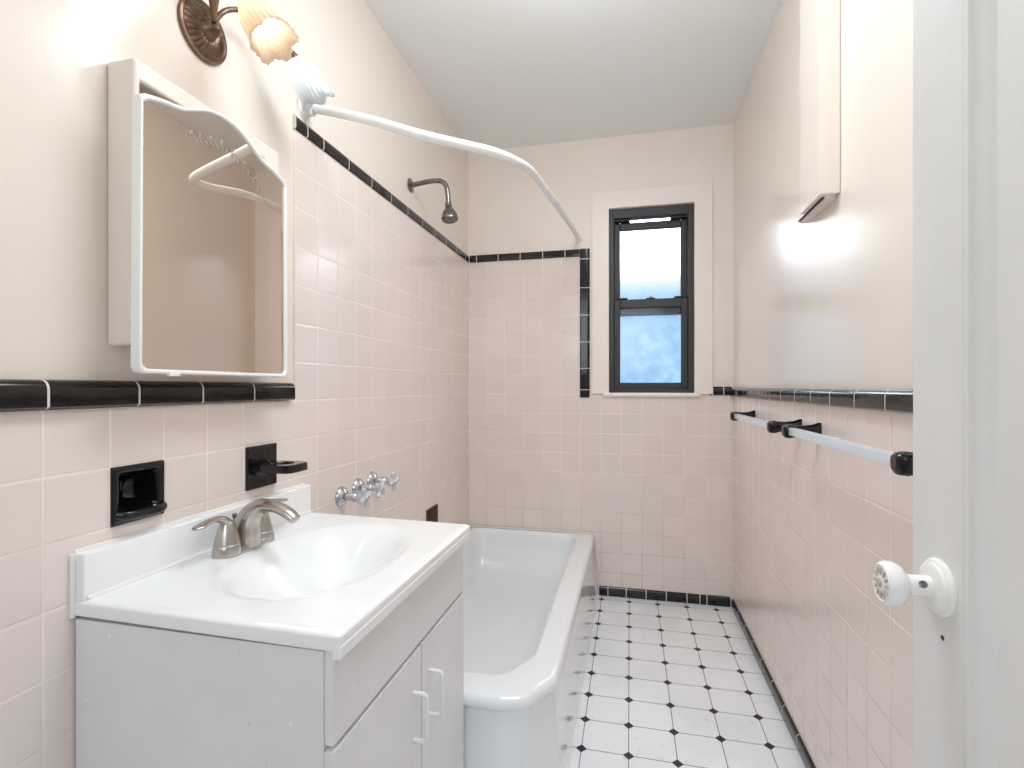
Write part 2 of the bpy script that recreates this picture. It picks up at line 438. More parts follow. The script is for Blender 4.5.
lathe(bm, [(.0125,.010),(.0125,.034),(.016,.038),(.0235,.043),(.0262,.049),(.0262,.056),(.024,.0605),(.0215,.062),(.0205,.0608),(.012,.0612),(.006,.0625),(.0003,.063)], (DX,KY,KZ), (-1,0,0), 40)
knob = finish('door_knob', bm, M['white'], d, True)
bm = bmesh.new()
for k in range(12):                                               # pressed rosette on the knob face
    a = 2*PI*k/12
    c = Vector((DX-.0618, KY+.0145*math.cos(a), KZ+.0145*math.sin(a)))
    dirv = Vector((0, math.cos(a), math.sin(a)))
    sweep(bm, [c-dirv*.0048, c, c+dirv*.0048], 0, 8, up=Vector((1,0,0)), flat=[(.0006,.0004),(.0022,.0012),(.0006,.0004)])
lathe(bm, [(.006,.0615),(.005,.0645),(.0003,.0652)], (DX,KY,KZ), (-1,0,0), 16)
finish('knob_rosette', bm, M['grime'], knob, True)
bm = bmesh.new(); lathe(bm, [(.0042,0),(.0042,.0025),(.0025,.003),(.0002,.0022)], (DX-.023,KY-.0107,KZ+.0055), (0,-.9,.42), 14)
finish('set_screw', bm, M['dullchrome'], knob, True)
bm = bmesh.new(); lathe(bm, [(.0028,0),(.0022,.0008),(.0002,.0009)], (DX,KY-.003,KZ-.052), (-1,0,0), 12)
finish('screw_hole', bm, M['frame_dk'], d, True)
kc = Matrix.Translation((DX, KY+.002, KZ-.002)) @ Matrix.Scale(.87, 4) @ Matrix.Translation((-DX, -KY, -KZ))
for o in bpy.data.objects:
    if o.name in ('door_rose', 'door_knob', 'knob_rosette', 'set_screw'): o.data.transform(kc)

# ------------------------------------------------------------------ boxed chase on the right wall
ch = empty('pipe_box', (XR-.022, 1.556, 1.652), 'narrow cream painted box hanging down the wall from the ceiling', 'boxing')
bm = bmesh.new(); box(bm, .4816, XR+.004, 1.476, 1.637, 1.652, H-.001, bev=.002); finish('box_cover', bm, M['plaster'], ch, True)
bm = bmesh.new(); box(bm, .500, .504, 1.49, 1.70, 1.646, 1.652); box(bm, .504, XR+.004, 1.50, 1.715, 1.648, 1.6525)
finish('bottom_slat', bm, M['casing'], ch)
bm = bmesh.new(); box(bm, .4955,.4985, 1.50,1.70, 1.6475,1.6525); finish('slot', bm, M['darkslot'], ch)

# ------------------------------------------------------------------ bathtub
def ring_pts(corners, rads, z, nc=6, ne=10):
    """polygon with rounded corners, equal counts on every ring"""
    n = len(corners); arcs = []
    for i in range(n):
        p = Vector((*corners[i], 0)); a = Vector((*corners[i-1], 0)); b = Vector((*corners[(i+1)%n], 0))
        da, db = (a-p).normalized(), (b-p).normalized()
        r = rads[i] if isinstance(rads, (list, tuple)) else rads
        ang = da.angle(db); tl = min(r/math.tan(ang/2), .45*min((a-p).length, (b-p).length))
        s, e = p+da*tl, p+db*tl
        arcs.append([s*(1-u)**2 + p*2*u*(1-u) + e*u*u for u in [k/nc for k in range(nc+1)]])
    out = []
    for i in range(n):
        out += arcs[i]
        s, e = arcs[i][-1], arcs[(i+1)%n][0]
        out += [s+(e-s)*(k/ne) for k in range(1, ne)]
    return [Vector((p.x, p.y, z)) for p in out]

TZ = .338
def outer(off=0.0, flare=0.0, r=.03, z=TZ):
    # off = pulled in from the rim edge; flare pushes the room side out
    c = [(-.9175, 1.292+off), (-.335, 1.289+off), (-.262+off*-.5, 1.308+off), (-.197-off+flare, 1.425+off*.6), (-.190-off+flare, 2.861), (-.9175, 2.861)]
    return ring_pts(c, [.004, .05, .05, .05, r, .004], z)
def inner(e, z, back=0.0, r=(.06,.07,.07,.07,.06,.06)):
    c = [(-.868+e, 1.402+e), (-.375-e*.5, 1.402+e), (-.345-e*.7, 1.425+e), (-.287-e, 1.535+e*.8), (-.287-e, 2.815-e-back), (-.868+e, 2.815-e-back)]
    return ring_pts(c, list(r), z)
rings = [outer(.012, .028, z=.001), outer(.012, .024, z=.03), outer(.013, .010, z=.20), outer(.014, .004, z=.285), outer(.012, 0, z=.298),
         outer(.003, 0, z=.303), outer(-.001, 0, z=.312), outer(0, 0, z=.322), outer(.004, 0, z=.331), outer(.012, 0, z=TZ-.0015), outer(.022, 0, z=TZ),
         inner(-.016, TZ), inner(-.008, TZ-.001), inner(-.002, TZ-.006), inner(.004, TZ-.018), inner(.010, TZ-.045), inner(.018, .24), inner(.028, .17, .03), inner(.040, .12, .06),
         inner(.060, .085, .09), inner(.095, .064, .11), inner(.15, .056, .12), inner(.21, .054, .12)]
t = empty('bathtub', (-.55, 2.07, 0), 'white enamelled corner bathtub with a clipped front corner, behind the vanity', 'bathtub')
bm = bmesh.new(); R = [[bm.verts.new(p) for p in r] for r in rings]
N = len(R[0])
for r0, r1 in zip(R, R[1:]):
    for k in range(N): bm.faces.new((r0[k], r0[(k+1)%N], r1[(k+1)%N], r1[k]))
bm.faces.new(R[-1])
finish('tub_shell', bm, M['enamel'], t, 'all')
bm = bmesh.new(); lathe(bm, [(.026,0),(.026,.002),(.020,.0035),(.008,.003),(.0002,.003)], (-.60,1.66,.0545), (0,0,1), 24)
finish('tub_drain', bm, M['chrome'], t, True)
bm = bmesh.new()
sweep(bm, [(-.9165,2.857,TZ+.001), (-.5,2.859,TZ+.002), (-.205,2.859,TZ+.001), (-.186,2.860,TZ-.02), (-.176,2.860,.20), (-.150,2.860,.052)], .0035, 8)
finish('caulk_bead', bm, M['caulk'], t, True)

# ------------------------------------------------------------------ vanity cabinet
VX, VY0, VY1, VZ = -.427, .679, 1.286, .762
v = empty('vanity_cabinet', (-.67, .98, 0), 'white painted two-door vanity cabinet under the sink top', 'cabinet')
bm = bmesh.new()
box(bm, -.918, VX-.018, VY0, VY0+.016, .0, VZ-.006, bev=.0015)
box(bm, -.918, VX-.018, VY1-.016, VY1, .0, VZ-.006)
box(bm, -.918, -.905, VY0+.016, VY1-.016, .0, VZ-.08)
box(bm, -.905, VX-.05, VY0+.016, VY1-.016, .08, .096)
box(bm, VX-.07, VX-.055, VY0+.016, VY1-.016, 0, .08)
body = finish('cabinet_body', bm, M['cabinet'], v, True)
bm = bmesh.new()
box(bm, VX-.018, VX, VY0-.002, VY1, .614, VZ-.002, bev=.006, seg=3)
finish('apron_panel', bm, M['cabinet'], v, True)
bm = bmesh.new()
box(bm, VX-.040, VX-.019, VY0+.016, VY0+.03, .08, .622); box(bm, VX-.040, VX-.019, VY1-.03, VY1-.016, .08, .622)
box(bm, VX-.040, VX-.019, .995, 1.02, .08, .60); box(bm, VX-.040, VX-.019, VY0+.016, VY1-.016, .60, .625)
finish('face_frame', bm, M['darkslot'], v)  # frame coloured dark to paint in the shade of the door gaps
for (a, b, hy) in ((VY0-.001, 1.0045, .962), (1.0085, VY1, 1.047)):
    bm = bmesh.new(); box(bm, VX-.018, VX, a, b, .09, .6080, bev=.0035, seg=2)
    dr = finish('cabinet_door', bm, M['cabinet'], v, True)
    bm = bmesh.new()
    zz0, zz1, pr = .437, .532, .030
    pts = [(VX, hy, zz0), (VX+pr*.6, hy, zz0)] + [(VX+pr-.010*(1-math.sin(q)), hy, zz0+.010*(1-math.cos(q))) for q in (.5,1.0,1.57)]
    pts += [(VX+pr, hy, zz1-.010)] + [(VX+pr-.010*(1-math.cos(q)), hy, zz1-.010+.010*math.sin(q)) for q in (.5,1.0,1.57)] + [(VX, hy, zz1)]
    sweep(bm, pts, .0043, 12, up=Vector((0,1,0)))
    finish('door_pull', bm, M['plastic'], dr, True)
for y, z in ((-.845,.735),(-.895,.62),(-.50,.64),(-.52,.55)):
    bm = bmesh.new(); lathe(bm, [(.0035,0),(.003,.0015),(.0003,.002)], (y, VY0, z), (0,-1,0), 10)
    finish('screw_cap', bm, M['plastic'], body, True)

# ------------------------------------------------------------------ sink top with moulded basin
s = empty('sink_top', (-.66, .98, VZ), 'white moulded sink top with oval basin and backsplash on the vanity', 'sink')
SX0, SX1, SY0, SY1, SZ = -.9215, -.413, .669, 1.2875, .790
nx, ny = 84, 104
bx0, by0, ax, ay = -.640, .980, .168, .245
bm = bmesh.new(); G = []
def topz(x, y):
    u = (x-bx0)/ax; w_ = (y-by0)/ay
    r = (abs(u)**2.25 + abs(w_)**2.25)**(1/2.25)
    z = SZ
    if r < 1.0:
        q = 1-r
        q = min(1, q/.80); z -= .118*(q*q*(3-2*q))
    # raised anti-drip lip at the outer edges
    e = min(SX1-x, y-SY0, SY1-y)
    if e < .012: z -= .004*(1-e/.012)**2
    return z
for i in range(nx+1):
    row = []
    for j in range(ny+1):
        x = SX0+(SX1-SX0)*i/nx; y = SY0+(SY1-SY0)*j/ny
        k_ = (SX1-x)/(SX1-SX0); sk = k_*(.009*(1-j/ny) + .024*j/ny)
        row.append(bm.verts.new((x, y+sk, topz(x, y))))
    G.append(row)
for i in range(nx):
    for j in range(ny): bm.faces.new((G[i][j], G[i+1][j], G[i+1][j+1], G[i][j+1]))
edge = [G[i][0] for i in range(nx+1)] + [G[nx][j] for j in range(1, ny+1)] + [G[i][ny] for i in range(nx-1, -1, -1)]
prev = edge; near = {G[i][0] for i in range(nx+1)}; far = {G[i][ny] for i in range(nx+1)}
for off, z in ((.002, SZ-.008), (.002, SZ-.022), (0, SZ-.0275), (-.004, SZ-.0275)):
    cur = []
    for q in edge:
        x, y = q.co.x, q.co.y
        if abs(x-SX1) < 1e-5: x += off
        if q in near: y -= off
        if q in far: y += off*.2
        cur.append(bm.verts.new((x, y, z)))
    for k in range(len(edge)-1): bm.faces.new((prev[k], prev[k+1], cur[k+1], cur[k]))
    prev = cur
finish('basin_top', bm, M['marble'], s, True)
bm = bmesh.new(); box(bm, SX0, -.899, SY0+.0085, SY1+.023, SZ-.02, .868, bev=.004, seg=3)
finish('backsplash', bm, M['marble'], s, True)
bm = bmesh.new()       # coved joint between deck and backsplash
sweep(bm, [(-.897, SY0+.013, SZ+.0005), (-.897, SY1+.018, SZ+.0005)], .005, 10)
sweep(bm, [(-.9185, SY0+.006, SZ-.03), (-.9185, SY0+.006, .866)], .0045, 8)
sweep(bm, [(-.9205, SY0+.01, .869), (-.9205, .95, .8695), (-.9205, SY1+.02, .868)], .0035, 8)
finish('caulk_bead', bm, M['caulk'], s, True)
bm = bmesh.new(); box(bm, SX1-.010, SX1+.0035, SY0-.0035, SY1-.002, SZ-.038, SZ-.018, bev=.003)
finish('front_edge_strip', bm, M['marble'], s, True)
bm = bmesh.new(); lathe(bm, [(.022,0),(.021,.002),(.016,.003),(.004,.002),(.0002,.002)], (bx0-.01,by0,SZ-.1245), (0,0,1), 24)
finish('basin_drain', bm, M['chrome'], s, True)

# ------------------------------------------------------------------ faucet
FX, FY = -.842, .982
f = empty('faucet', (FX, FY, SZ), 'brushed nickel two-handle faucet on the sink top', 'faucet')
bm = bmesh.new()
def oval(a, b, z, n=40, p=2.6):
    out = []
    for k in range(n):
        t_ = 2*PI*k/n; c_, s_ = math.cos(t_), math.sin(t_)
        out.append(Vector((FX+a*math.copysign(abs(c_)**(2/p), c_), FY+b*math.copysign(abs(s_)**(2/p), s_), z)))
    return out
rr = [[bm.verts.new(p) for p in oval(a, b, z)] for a, b, z in ((.029,.079,SZ+.0003),(.029,.079,SZ+.006),(.026,.076,SZ+.012),(.018,.066,SZ+.015))]
for r0, r1 in zip(rr, rr[1:]):
    for k in range(40): bm.faces.new((r0[k], r0[(k+1)%40], r1[(k+1)%40], r1[k]))
bm.faces.new(rr[-1])
finish('base_plate', bm, M['nickel'], f, True)
for sgn in (-1, 1):
    hy = FY+sgn*.051
    bm = bmesh.new()
    lathe(bm, [(.0295,.0),(.0290,.012),(.0265,.0225),(.0255,.0235),(.0255,.0245),(.0262,.0255),(.0225,.042),(.0185,.056),(.0155,.066),(.0125,.072),(.006,.0755),(.0003,.076)], (FX, hy, SZ), (0,0,1), 28)
    hb = finish('handle_hub', bm, M['nickel'], f, True)
    bm = bmesh.new()
    pts = catmull([(FX, hy-sgn*.006, SZ+.058), (FX, hy+sgn*.008, SZ+.074), (FX, hy+sgn*.028, SZ+.083), (FX, hy+sgn*.052, SZ+.083), (FX+.002, hy+sgn*.076, SZ+.079), (FX+.003, hy+sgn*.088, SZ+.078)], 6)
    fl = lerp_list([(.013,.012),(.012,.010),(.010,.006),(.0105,.0045),(.0135,.0045),(.006,.003)], len(pts))
    sweep(bm, pts, 0, 16, flat=fl)
    finish('lever', bm, M['nickel'], hb, 'all')
bm = bmesh.new()
pts = catmull([(FX+.004, FY, SZ+.006), (FX+.004, FY, SZ+.03), (FX+.008, FY, SZ+.058), (FX+.024, FY, SZ+.082), (FX+.050, FY, SZ+.096), (FX+.082, FY, SZ+.095), (FX+.112, FY, SZ+.083), (FX+.130, FY, SZ+.070)], 8)
fl = lerp_list([(.027,.034),(.026,.033),(.0235,.029),(.020,.022),(.018,.0155),(.017,.012),(.0165,.0115),(.0145,.010)], len(pts))
sweep(bm, pts, 0, 24, up=Vector((-1,0,0)), flat=fl)
finish('spout', bm, M['nickel'], f, 'all')
bm = bmesh.new(); sweep(bm, [(-.868,FY,SZ+.01), (-.868,FY,SZ+.062)], .0022, 8)
lathe(bm, [(.0025,0),(.005,.006),(.0062,.012),(.004,.0155),(.0003,.016)], (-.868,FY,SZ+.060), (0,0,1), 14)
finish('lift_rod', bm, M['dullchrome'], f, True)

# ------------------------------------------------------------------ mirror cabinet
mc = empty('mirror_cabinet', (XL+.03, .935, 1.2), 'white medicine cabinet with an arched mirror above the black tile cap', 'medicine cabinet')
CX = -.864
bm = bmesh.new(); cells(bm, 0, XL-.004, CX, (.738, 1.128), (1.225, 1.742), [(.752, 1.075, 1.24, 1.704)])
cb = finish('cabinet_box', bm, M['plaster'], mc)
bv = cb.modifiers.new('b', 'BEVEL'); bv.width = .006; bv.segments = 3; bv.limit_method = 'ANGLE'
bm = bmesh.new(); box(bm, XL-.003, XL+.004, .75, 1.117, 1.238, 1.706); finish('cabinet_back', bm, M['casing'], mc)
half = [(.0,1.727),(.018,1.7265),(.040,1.7215),(.062,1.7125),(.085,1.7005),(.104,1.6905),(.122,1.6845),(.145,1.6805),(.165,1.675),(.182,1.669),(.1925,1.661)]
Yc = .929
top = [(Yc-a, z) for a, z in half[::-1]] + [(Yc+a, z) for a, z in half[1:]]
top = [(Yc+(y-Yc)*1.062, z+.002) for y, z in top]
def outline(inset):
    pts = []
    for y, z in top: pts.append((Yc+(y-Yc)*(1-inset/.207), z-inset))
    yb0, yb1, zb = Yc-.2070+inset, Yc+.2070-inset, 1.174+inset
    r = .014
    for k in range(6):
        a = k*PI/2/5; pts.append((yb1-r+r*math.cos(a), zb+r-r*math.sin(a)))
    for k in range(6):
        a = k*PI/2/5; pts.append((yb0+r-r*math.sin(a), zb+r-r*math.cos(a)))
    return pts
bm = bmesh.new(); rr = []
for ins, x in ((0, CX+.001), (0, CX+.015), (.0025, CX+.0185), (.006, CX+.0185), (.0085, CX+.015), (.0085, CX+.012)):
    rr.append([bm.verts.new((x, y, z)) for y, z in outline(ins)])
for r0, r1 in zip(rr, rr[1:]):
    for k in range(len(r0)): bm.faces.new((r0[k], r0[(k+1)%len(r0)], r1[(k+1)%len(r0)], r1[k]))
bm.faces.new(rr[0])
finish('mirror_frame', bm, M['white'], mc, True)
bm = bmesh.new(); a = [[bm.verts.new((x, y, z)) for y, z in outline(.0075)] for x in (CX+.006, CX+.0135)]
for k in range(len(a[0])): bm.faces.new((a[0][k], a[0][(k+1)%len(a[0])], a[1][(k+1)%len(a[0])], a[1][k]))
bm.faces.new(a[0]); bm.faces.new(a[1])
mg = finish('mirror_glass', bm, M['mirror'], mc)
bm = bmesh.new()
stem_ = catmull([(CX+.0137, .812, 1.652), (CX+.0137, .845, 1.647), (CX+.0137, .885, 1.658), (CX+.0137, .93, 1.664), (CX+.0137, .98, 1.652), (CX+.0137, 1.03, 1.622), (CX+.0137, 1.062, 1.585)], 6)
sweep(bm, stem_, .0007, 6)
for i in range(2, len(stem_)-1, 2):
    for sg in (-1, 1):
        p = Vector(stem_[i]); T_ = (Vector(stem_[i+1])-p).normalized(); Nn = Vector((0, -T_.z, T_.y))*sg
        if sg > 0 and i % 4: continue
        q = p + (T_*.6+Nn*.8)*.015
        sweep(bm, [p, (p+q)/2, q], 0, 6, up=Vector((1,0,0)), flat=[(.0004,.0003),(.0026,.0004),(.0003,.0003)])
finish('etched_spray', bm, M['etch'], mg, True)
bm = bmesh.new(); box(bm, CX+.012, CX+.022, .783, .806, 1.170, 1.179, bev=.002)
finish('bottom_clip', bm, M['white'], mc, True)

hinge = Matrix.Translation((CX, Yc+.19, 0)) @ Matrix.Rotation(math.radians(1.5), 4, 'Z') @ Matrix.Translation((-CX, -Yc-.19, 0))
for o in bpy.data.objects:
    if o.name in ('mirror_frame', 'mirror_glass', 'bottom_clip', 'etched_spray'): o.data.transform(hinge)

# ------------------------------------------------------------------ wall lamp
lamp = empty('wall_lamp', (XL, .942, 1.938), 'bronze three-arm wall lamp with tulip glass shades above the mirror', 'wall lamp')
bm = bmesh.new()
def flute(r, h, ph):
    if .027 < r < .053: return r, h + .0022*math.cos(28*ph)
    return r, h
lathe(bm, [(r*.78, h) for r, h in [(.083,0),(.084,.003),(.082,.007),(.076,.008),(.073,.006),(.068,.009),(.062,.013),(.052,.017),(.042,.019),(.034,.020),(.027,.018),(.023,.021),(.020,.031),(.015,.039),(.008,.043),(.0003,.044)]], (XL-.004,.952,1.940), (1,0,0), 168, mod=flute)
finish('back_plate', bm, M['bronze'], lamp, True)
HB = Vector((-.888, .944, 1.952))
def tulip(name, neck, mouth, mat, seed, L=.125, rm=.047):
    n_, m_ = Vector(neck), Vector(mouth); ax_ = (m_-n_).normalized()
    bm = bmesh.new()
    def md(r, h, ph):
        k = h/L
        rr_ = r*(1+.05*k*math.cos(6*ph+seed)+.045*math.cos(24*ph))
        return rr_, h + (.006*math.cos(6*ph+seed)*max(0, k-.55)/.45)
    prof = [(.014,.0),(.020,.008),(.029,.025),(.036,.045),(.040,.065),(.041,.085),(.043,.105),(.050,.122)]
    prof = [(r*rm/.047, h*L/.125) for r, h in prof]
    inn = [(r-.0025, h) for r, h in prof[::-1]]
    lathe(bm, prof+inn[:-1], n_, ax_, 96, mod=md)
    sh = finish(name, bm, mat, lamp, 'all')
    bm = bmesh.new()
    lathe(bm, [(.010,.012),(.012,.025),(.019,.042),(.0225,.056),(.021,.068),(.013,.078),(.0003,.082)], n_, ax_, 20)
    finish('bulb', bm, M['bulb'], lamp, True)
    return sh
def arm(pts, cup_from, cup_to):
    bm = bmesh.new(); P_ = catmull(pts, 8); sweep(bm, P_, .0056, 12)
    a_ = finish('lamp_arm', bm, M['bronze'], lamp, True)
    c0, c1 = Vector(cup_from), Vector(cup_to); dv = (c1-c0)
    bm = bmesh.new(); L_ = dv.length
    lathe(bm, [(.0003,-.004),(.006,-.003),(.0085,.0),(.007,L_*.25),(.010,L_*.45),(.013,L_*.8),(.0155,L_*1.0),(.0150,L_*1.15),(.0003,L_*1.15)], c0, dv, 20)
    finish('shade_holder', bm, M['bronze'], a_, True)
N1, M1 = (-.803,.942,1.984), (-.738,.942,1.888)
N2, M2 = (-.828,1.131,1.980), (-.798,1.184,1.905)
N0, M0 = (-.828,.753,1.980), (-.798,.700,1.905)
def back(n, m, l):
    n, m = Vector(n), Vector(m); return n-(m-n).normalized()*l
arm([HB, (-.876,.938,1.992), (-.858,.938,2.040), (-.836,.940,2.056), (-.818,.942,2.040), back(N1,M1,.026)], back(N1,M1,.024), N1)
arm([HB, (-.875,.965,1.988), (-.870,1.012,2.020), (-.858,1.062,2.034), (-.845,1.098,2.024), back(N2,M2,.026)], back(N2,M2,.026), N2)
arm([HB, (-.875,.919,1.988), (-.870,.872,2.020), (-.858,.822,2.034), (-.845,.786,2.024), back(N0,M0,.026)], back(N0,M0,.026), N0)
sh = tulip('glass_shade', N1, M1, M['amber'], 0.6); sh['label'] = 'amber ribbed glass shade'
sh = tulip('glass_shade', N2, M2, M['frost'], 1.4, L=.110, rm=.043); sh['label'] = 'frosted white glass shade'
sh = tulip('glass_shade', N0, M0, M['amber'], 2.2, L=.110, rm=.043); sh['label'] = 'amber ribbed glass shade'

# ------------------------------------------------------------------ shower rod
r_ = empty('curtain_rod', (XL, 1.32, 1.965), 'white curved drooping shower curtain rod from the shower wall to the end wall', 'curtain rod')
rp = [(-.918,1.316,1.962),(-.855,1.320,1.950),(-.709,1.325,1.905),(-.569,1.330,1.853),(-.435,1.340,1.812),(-.372,1.372,1.803),(-.338,1.48,1.824),(-.325,1.67,1.872),(-.312,1.917,1.898),(-.297,2.257,1.928),(-.287,2.56,1.955),(-.280,2.862,1.981)]
bm = bmesh.new(); P_ = catmull(rp, 8); sweep(bm, P_, .0135, 16, cap=True); finish('rod_tube', bm, M['white'], r_, True)
bm = bmesh.new(); lathe(bm, [(.033,0),(.033,.004),(.027,.008),(.022,.012),(.0205,.030),(.0135,.034)], (XL-.004,1.316,1.964), (1,.04,-.2), 28)
finish('wall_flange', bm, M['white'], r_, True)
bm = bmesh.new(); lathe(bm, [(.024,0),(.024,.003),(.019,.008),(.0165,.018),(.0135,.020)], (-.280,YB+.004,1.981), (0,-1,0), 24)
finish('wall_flange', bm, M['white'], r_, True)

# ------------------------------------------------------------------ shower head
sh_ = empty('shower_head', (XL, 2.055, 2.022), 'old chrome shower head on a bent arm above the black tile cap', 'shower head')
bm = bmesh.new(); lathe(bm, [(.030,0),(.030,.002),(.024,.006),(.014,.008),(.0105,.010)], (XL-.004,2.055,2.022), (1,0,0), 28)
finish('wall_flange', bm, M['dullchrome'], sh_, True)
bm = bmesh.new(); P_ = catmull([(XL,2.055,2.022),(-.88,2.055,2.027),(-.83,2.055,2.032),(-.785,2.055,2.027),(-.762,2.055,2.005),(-.754,2.055,1.965),(-.752,2.055,1.925)], 8)
sweep(bm, P_, .0102, 16); finish('shower_arm', bm, M['dullchrome'], sh_, True)
bm = bmesh.new(); hd = Vector((.16,-.10,-1)).normalized()
lathe(bm, [(r*1.18, h) for r, h in [(.0095,-.012),(.0125,-.008),(.0125,.004),(.0095,.008),(.0135,.014),(.022,.030),(.0275,.048),(.0295,.060),(.0285,.067),(.0245,.069),(.022,.066),(.010,.067),(.0003,.068)]], (-.752,2.055,1.922), hd, 36,
      mod=lambda r, h, ph: (r*(1+(.03*math.cos(18*ph) if .045 < h < .066 and r > .025 else 0)), h))
finish('spray_head', bm, M['dullchrome'], sh_, True)

# ------------------------------------------------------------------ three tub taps
tl = ['chrome cross-handled tub tap, first of three from the vanity', 'chrome cross-handled tub tap, middle of the row of three', 'chrome cross-handled tub tap, last of three from the vanity']
for i, (y, z) in enumerate(((1.503,.792),(1.606,.801),(1.707,.808))):
    tp = empty('tub_tap', (XL, y, z), tl[i], 'tap', 'tub taps on the shower wall')
    bm = bmesh.new(); lathe(bm, [(.0335,-.003),(.0335,.003),(.030,.010),(.022,.017),(.014,.020)], (XL,y,z), (1,0,0), 28); finish('escutcheon', bm, M['chrome'], tp, True)
    bm = bmesh.new(); lathe(bm, [(.0125,.015),(.0125,.040),(.015,.042),(.016,.052),(.0135,.058),(.009,.062),(.009,.078)], (XL,y,z), (1,0,0), 20, cap1=True); finish('valve_stem', bm, M['chrome'], tp, True)
    bm = bmesh.new(); ph0 = (.35, .95, .2)[i]
    for k in range(4):
        a = ph0+k*PI/2; dv = Vector((0, math.cos(a), math.sin(a))); c0 = Vector((XL+.088, y, z))
        sweep(bm, [c0, c0+dv*.012, c0+dv*.024, c0+dv*.031, c0+dv*.034], [.0075,.0065,.0085,.0080,.004], 12, up=Vector((1,0,0)))
    lathe(bm, [(.0003,.072),(.011,.074),(.0135,.082),(.0125,.094),(.008,.0985),(.0003,.099)], (XL,y,z), (1,0,0), 18)
    ch_ = finish('cross_handle', bm, M['acrylic'], tp, True)
    bm = bmesh.new(); lathe(bm, [(.007,.0985),(.006,.101),(.0003,.1015)], (XL,y,z), (1,0,0), 14); finish('index_cap', bm, M['chrome'], ch_, True)

# ------------------------------------------------------------------ ceramic fittings
def recess(name, label, Y0, Y1, Z0, Z1, mat, depth, rim, lip, cat):
    e_ = empty(name, (XL, (Y0+Y1)/2, Z0), label, cat)
    bm = bmesh.new()
    def rect(ins, x, r):
        c = [(Y0+ins, Z0+ins+(lip if ins > rim*.9 else 0)), (Y1-ins, Z0+ins+(lip if ins > rim*.9 else 0)), (Y1-ins, Z1-ins), (Y0+ins, Z1-ins)]
        return [bm.verts.new((x, p.x, p.y)) for p in ring_pts(c, r, 0, 5, 4)]
    rr = [rect(.0008, XL-.02, .001), rect(.0008, XL+.002, .002), rect(.003, XL+.005, .003), rect(rim*.8, XL+.005, .006), rect(rim, XL+.002, .008), rect(rim+.004, XL-.008, .010), rect(rim+.010, XL-depth*.7, .014), rect(rim+.022, XL-depth, .012)]
    for r0, r1 in zip(rr, rr[1:]):
        for k in range(len(r0)): bm.faces.new((r0[k], r0[(k+1)%len(r0)], r1[(k+1)%len(r0)], r1[k]))
    bm.faces.new(rr[-1])
    finish('ceramic_body', bm, mat, e_, 'all')
    return e_
e_ = recess('soap_niche', 'black ceramic recessed soap holder in the tiles above the sink', NICHE[0], NICHE[1], NICHE[2], NICHE[3], M['blackcer'], .050, .014, .006, 'soap holder')
bm = bmesh.new()
sweep(bm, catmull([(XL+.004,NICHE[0]+.006,.914),(XL+.020,NICHE[0]+.02,.912),(XL+.024,.797,.911),(XL+.020,NICHE[1]-.02,.912),(XL+.004,NICHE[1]-.006,.914)], 6), 0, 14, flat=(.006,.0085))
finish('front_lip', bm, M['blackcer'], e_, 'all')
bm = bmesh.new()
sweep(bm, [(XL-.045,.797,.925),(XL-.043,.797,.98)], .004, 8)
finish('molded_rib', bm, M['blackcer'], e_, 'all')
recess('tub_soap_niche', 'rust brown recessed soap niche in the tiles just above the tub', BROWN[0], BROWN[1], BROWN[2], BROWN[3], M['brown'], .035, .008, .0, 'soap holder')

th = empty('tumbler_holder', (XL, 1.131, .893), 'black ceramic tumbler holder with a ring shelf beside the soap holder', 'tumbler holder')
bm = bmesh.new(); box(bm, XL-.002, XL+.007, 1.077, 1.185, .8935, 1.0018, bev=.003, seg=3)
finish('wall_plate', bm, M['blackcer'], th, True)
bm = bmesh.new(); zc = .949
def slab(x, a, t_): return [(x, 1.131-a, zc-t_), (x, 1.131+a, zc-t_), (x, 1.131+a, zc+t_*.7), (x, 1.131-a, zc+t_*.7)]
# ring shelf: outer outline and round hole, matched point for point
n_ = 40; cxr = XL+.066; rh = .0255
def outer_pt(a):
    c_, s_ = math.cos(a), math.sin(a); k = 1/max(abs(c_)/.046, abs(s_)/.043)
    p = 5.0; rr_ = (abs(c_/.050)**p + abs(s_/.043)**p)**(-1/p)
    return rr_*c_, rr_*s_
lay = []
for rad, z in (('o', zc-.011), ('o', zc+.006), ('om', zc+.0085), ('im', zc+.0085), ('i', zc+.005), ('i', zc-.011)):
    rg = []
    for k in range(n_):
        a = 2*PI*k/n_; ox, oy = outer_pt(a)
        if rad == 'om': ox, oy = ox*.95, oy*.95
        if rad == 'im': ox, oy = (rh+.003)*math.cos(a), (rh+.003)*math.sin(a)
        if rad == 'i': ox, oy = rh*math.cos(a), rh*math.sin(a)
        rg.append(bm.verts.new((cxr+ox, 1.131+oy, z)))
    lay.append(rg)
lay.append(lay[0])
for r0, r1 in zip(lay, lay[1:]):
    for k in range(n_): bm.faces.new((r0[k], r0[(k+1)%n_], r1[(k+1)%n_], r1[k]))
finish('ring_shelf', bm, M['blackcer'], th, True)
bm = bmesh.new(); sweep(bm, [(XL+.004,1.131,zc-.012),(XL+.020,1.131,zc-.009),(XL+.040,1.131,zc-.006)], 0, 16, flat=[(.042,.021),(.043,.013),(.040,.008)])
finish('shelf_bracket', bm, M['blackcer'], th, True)

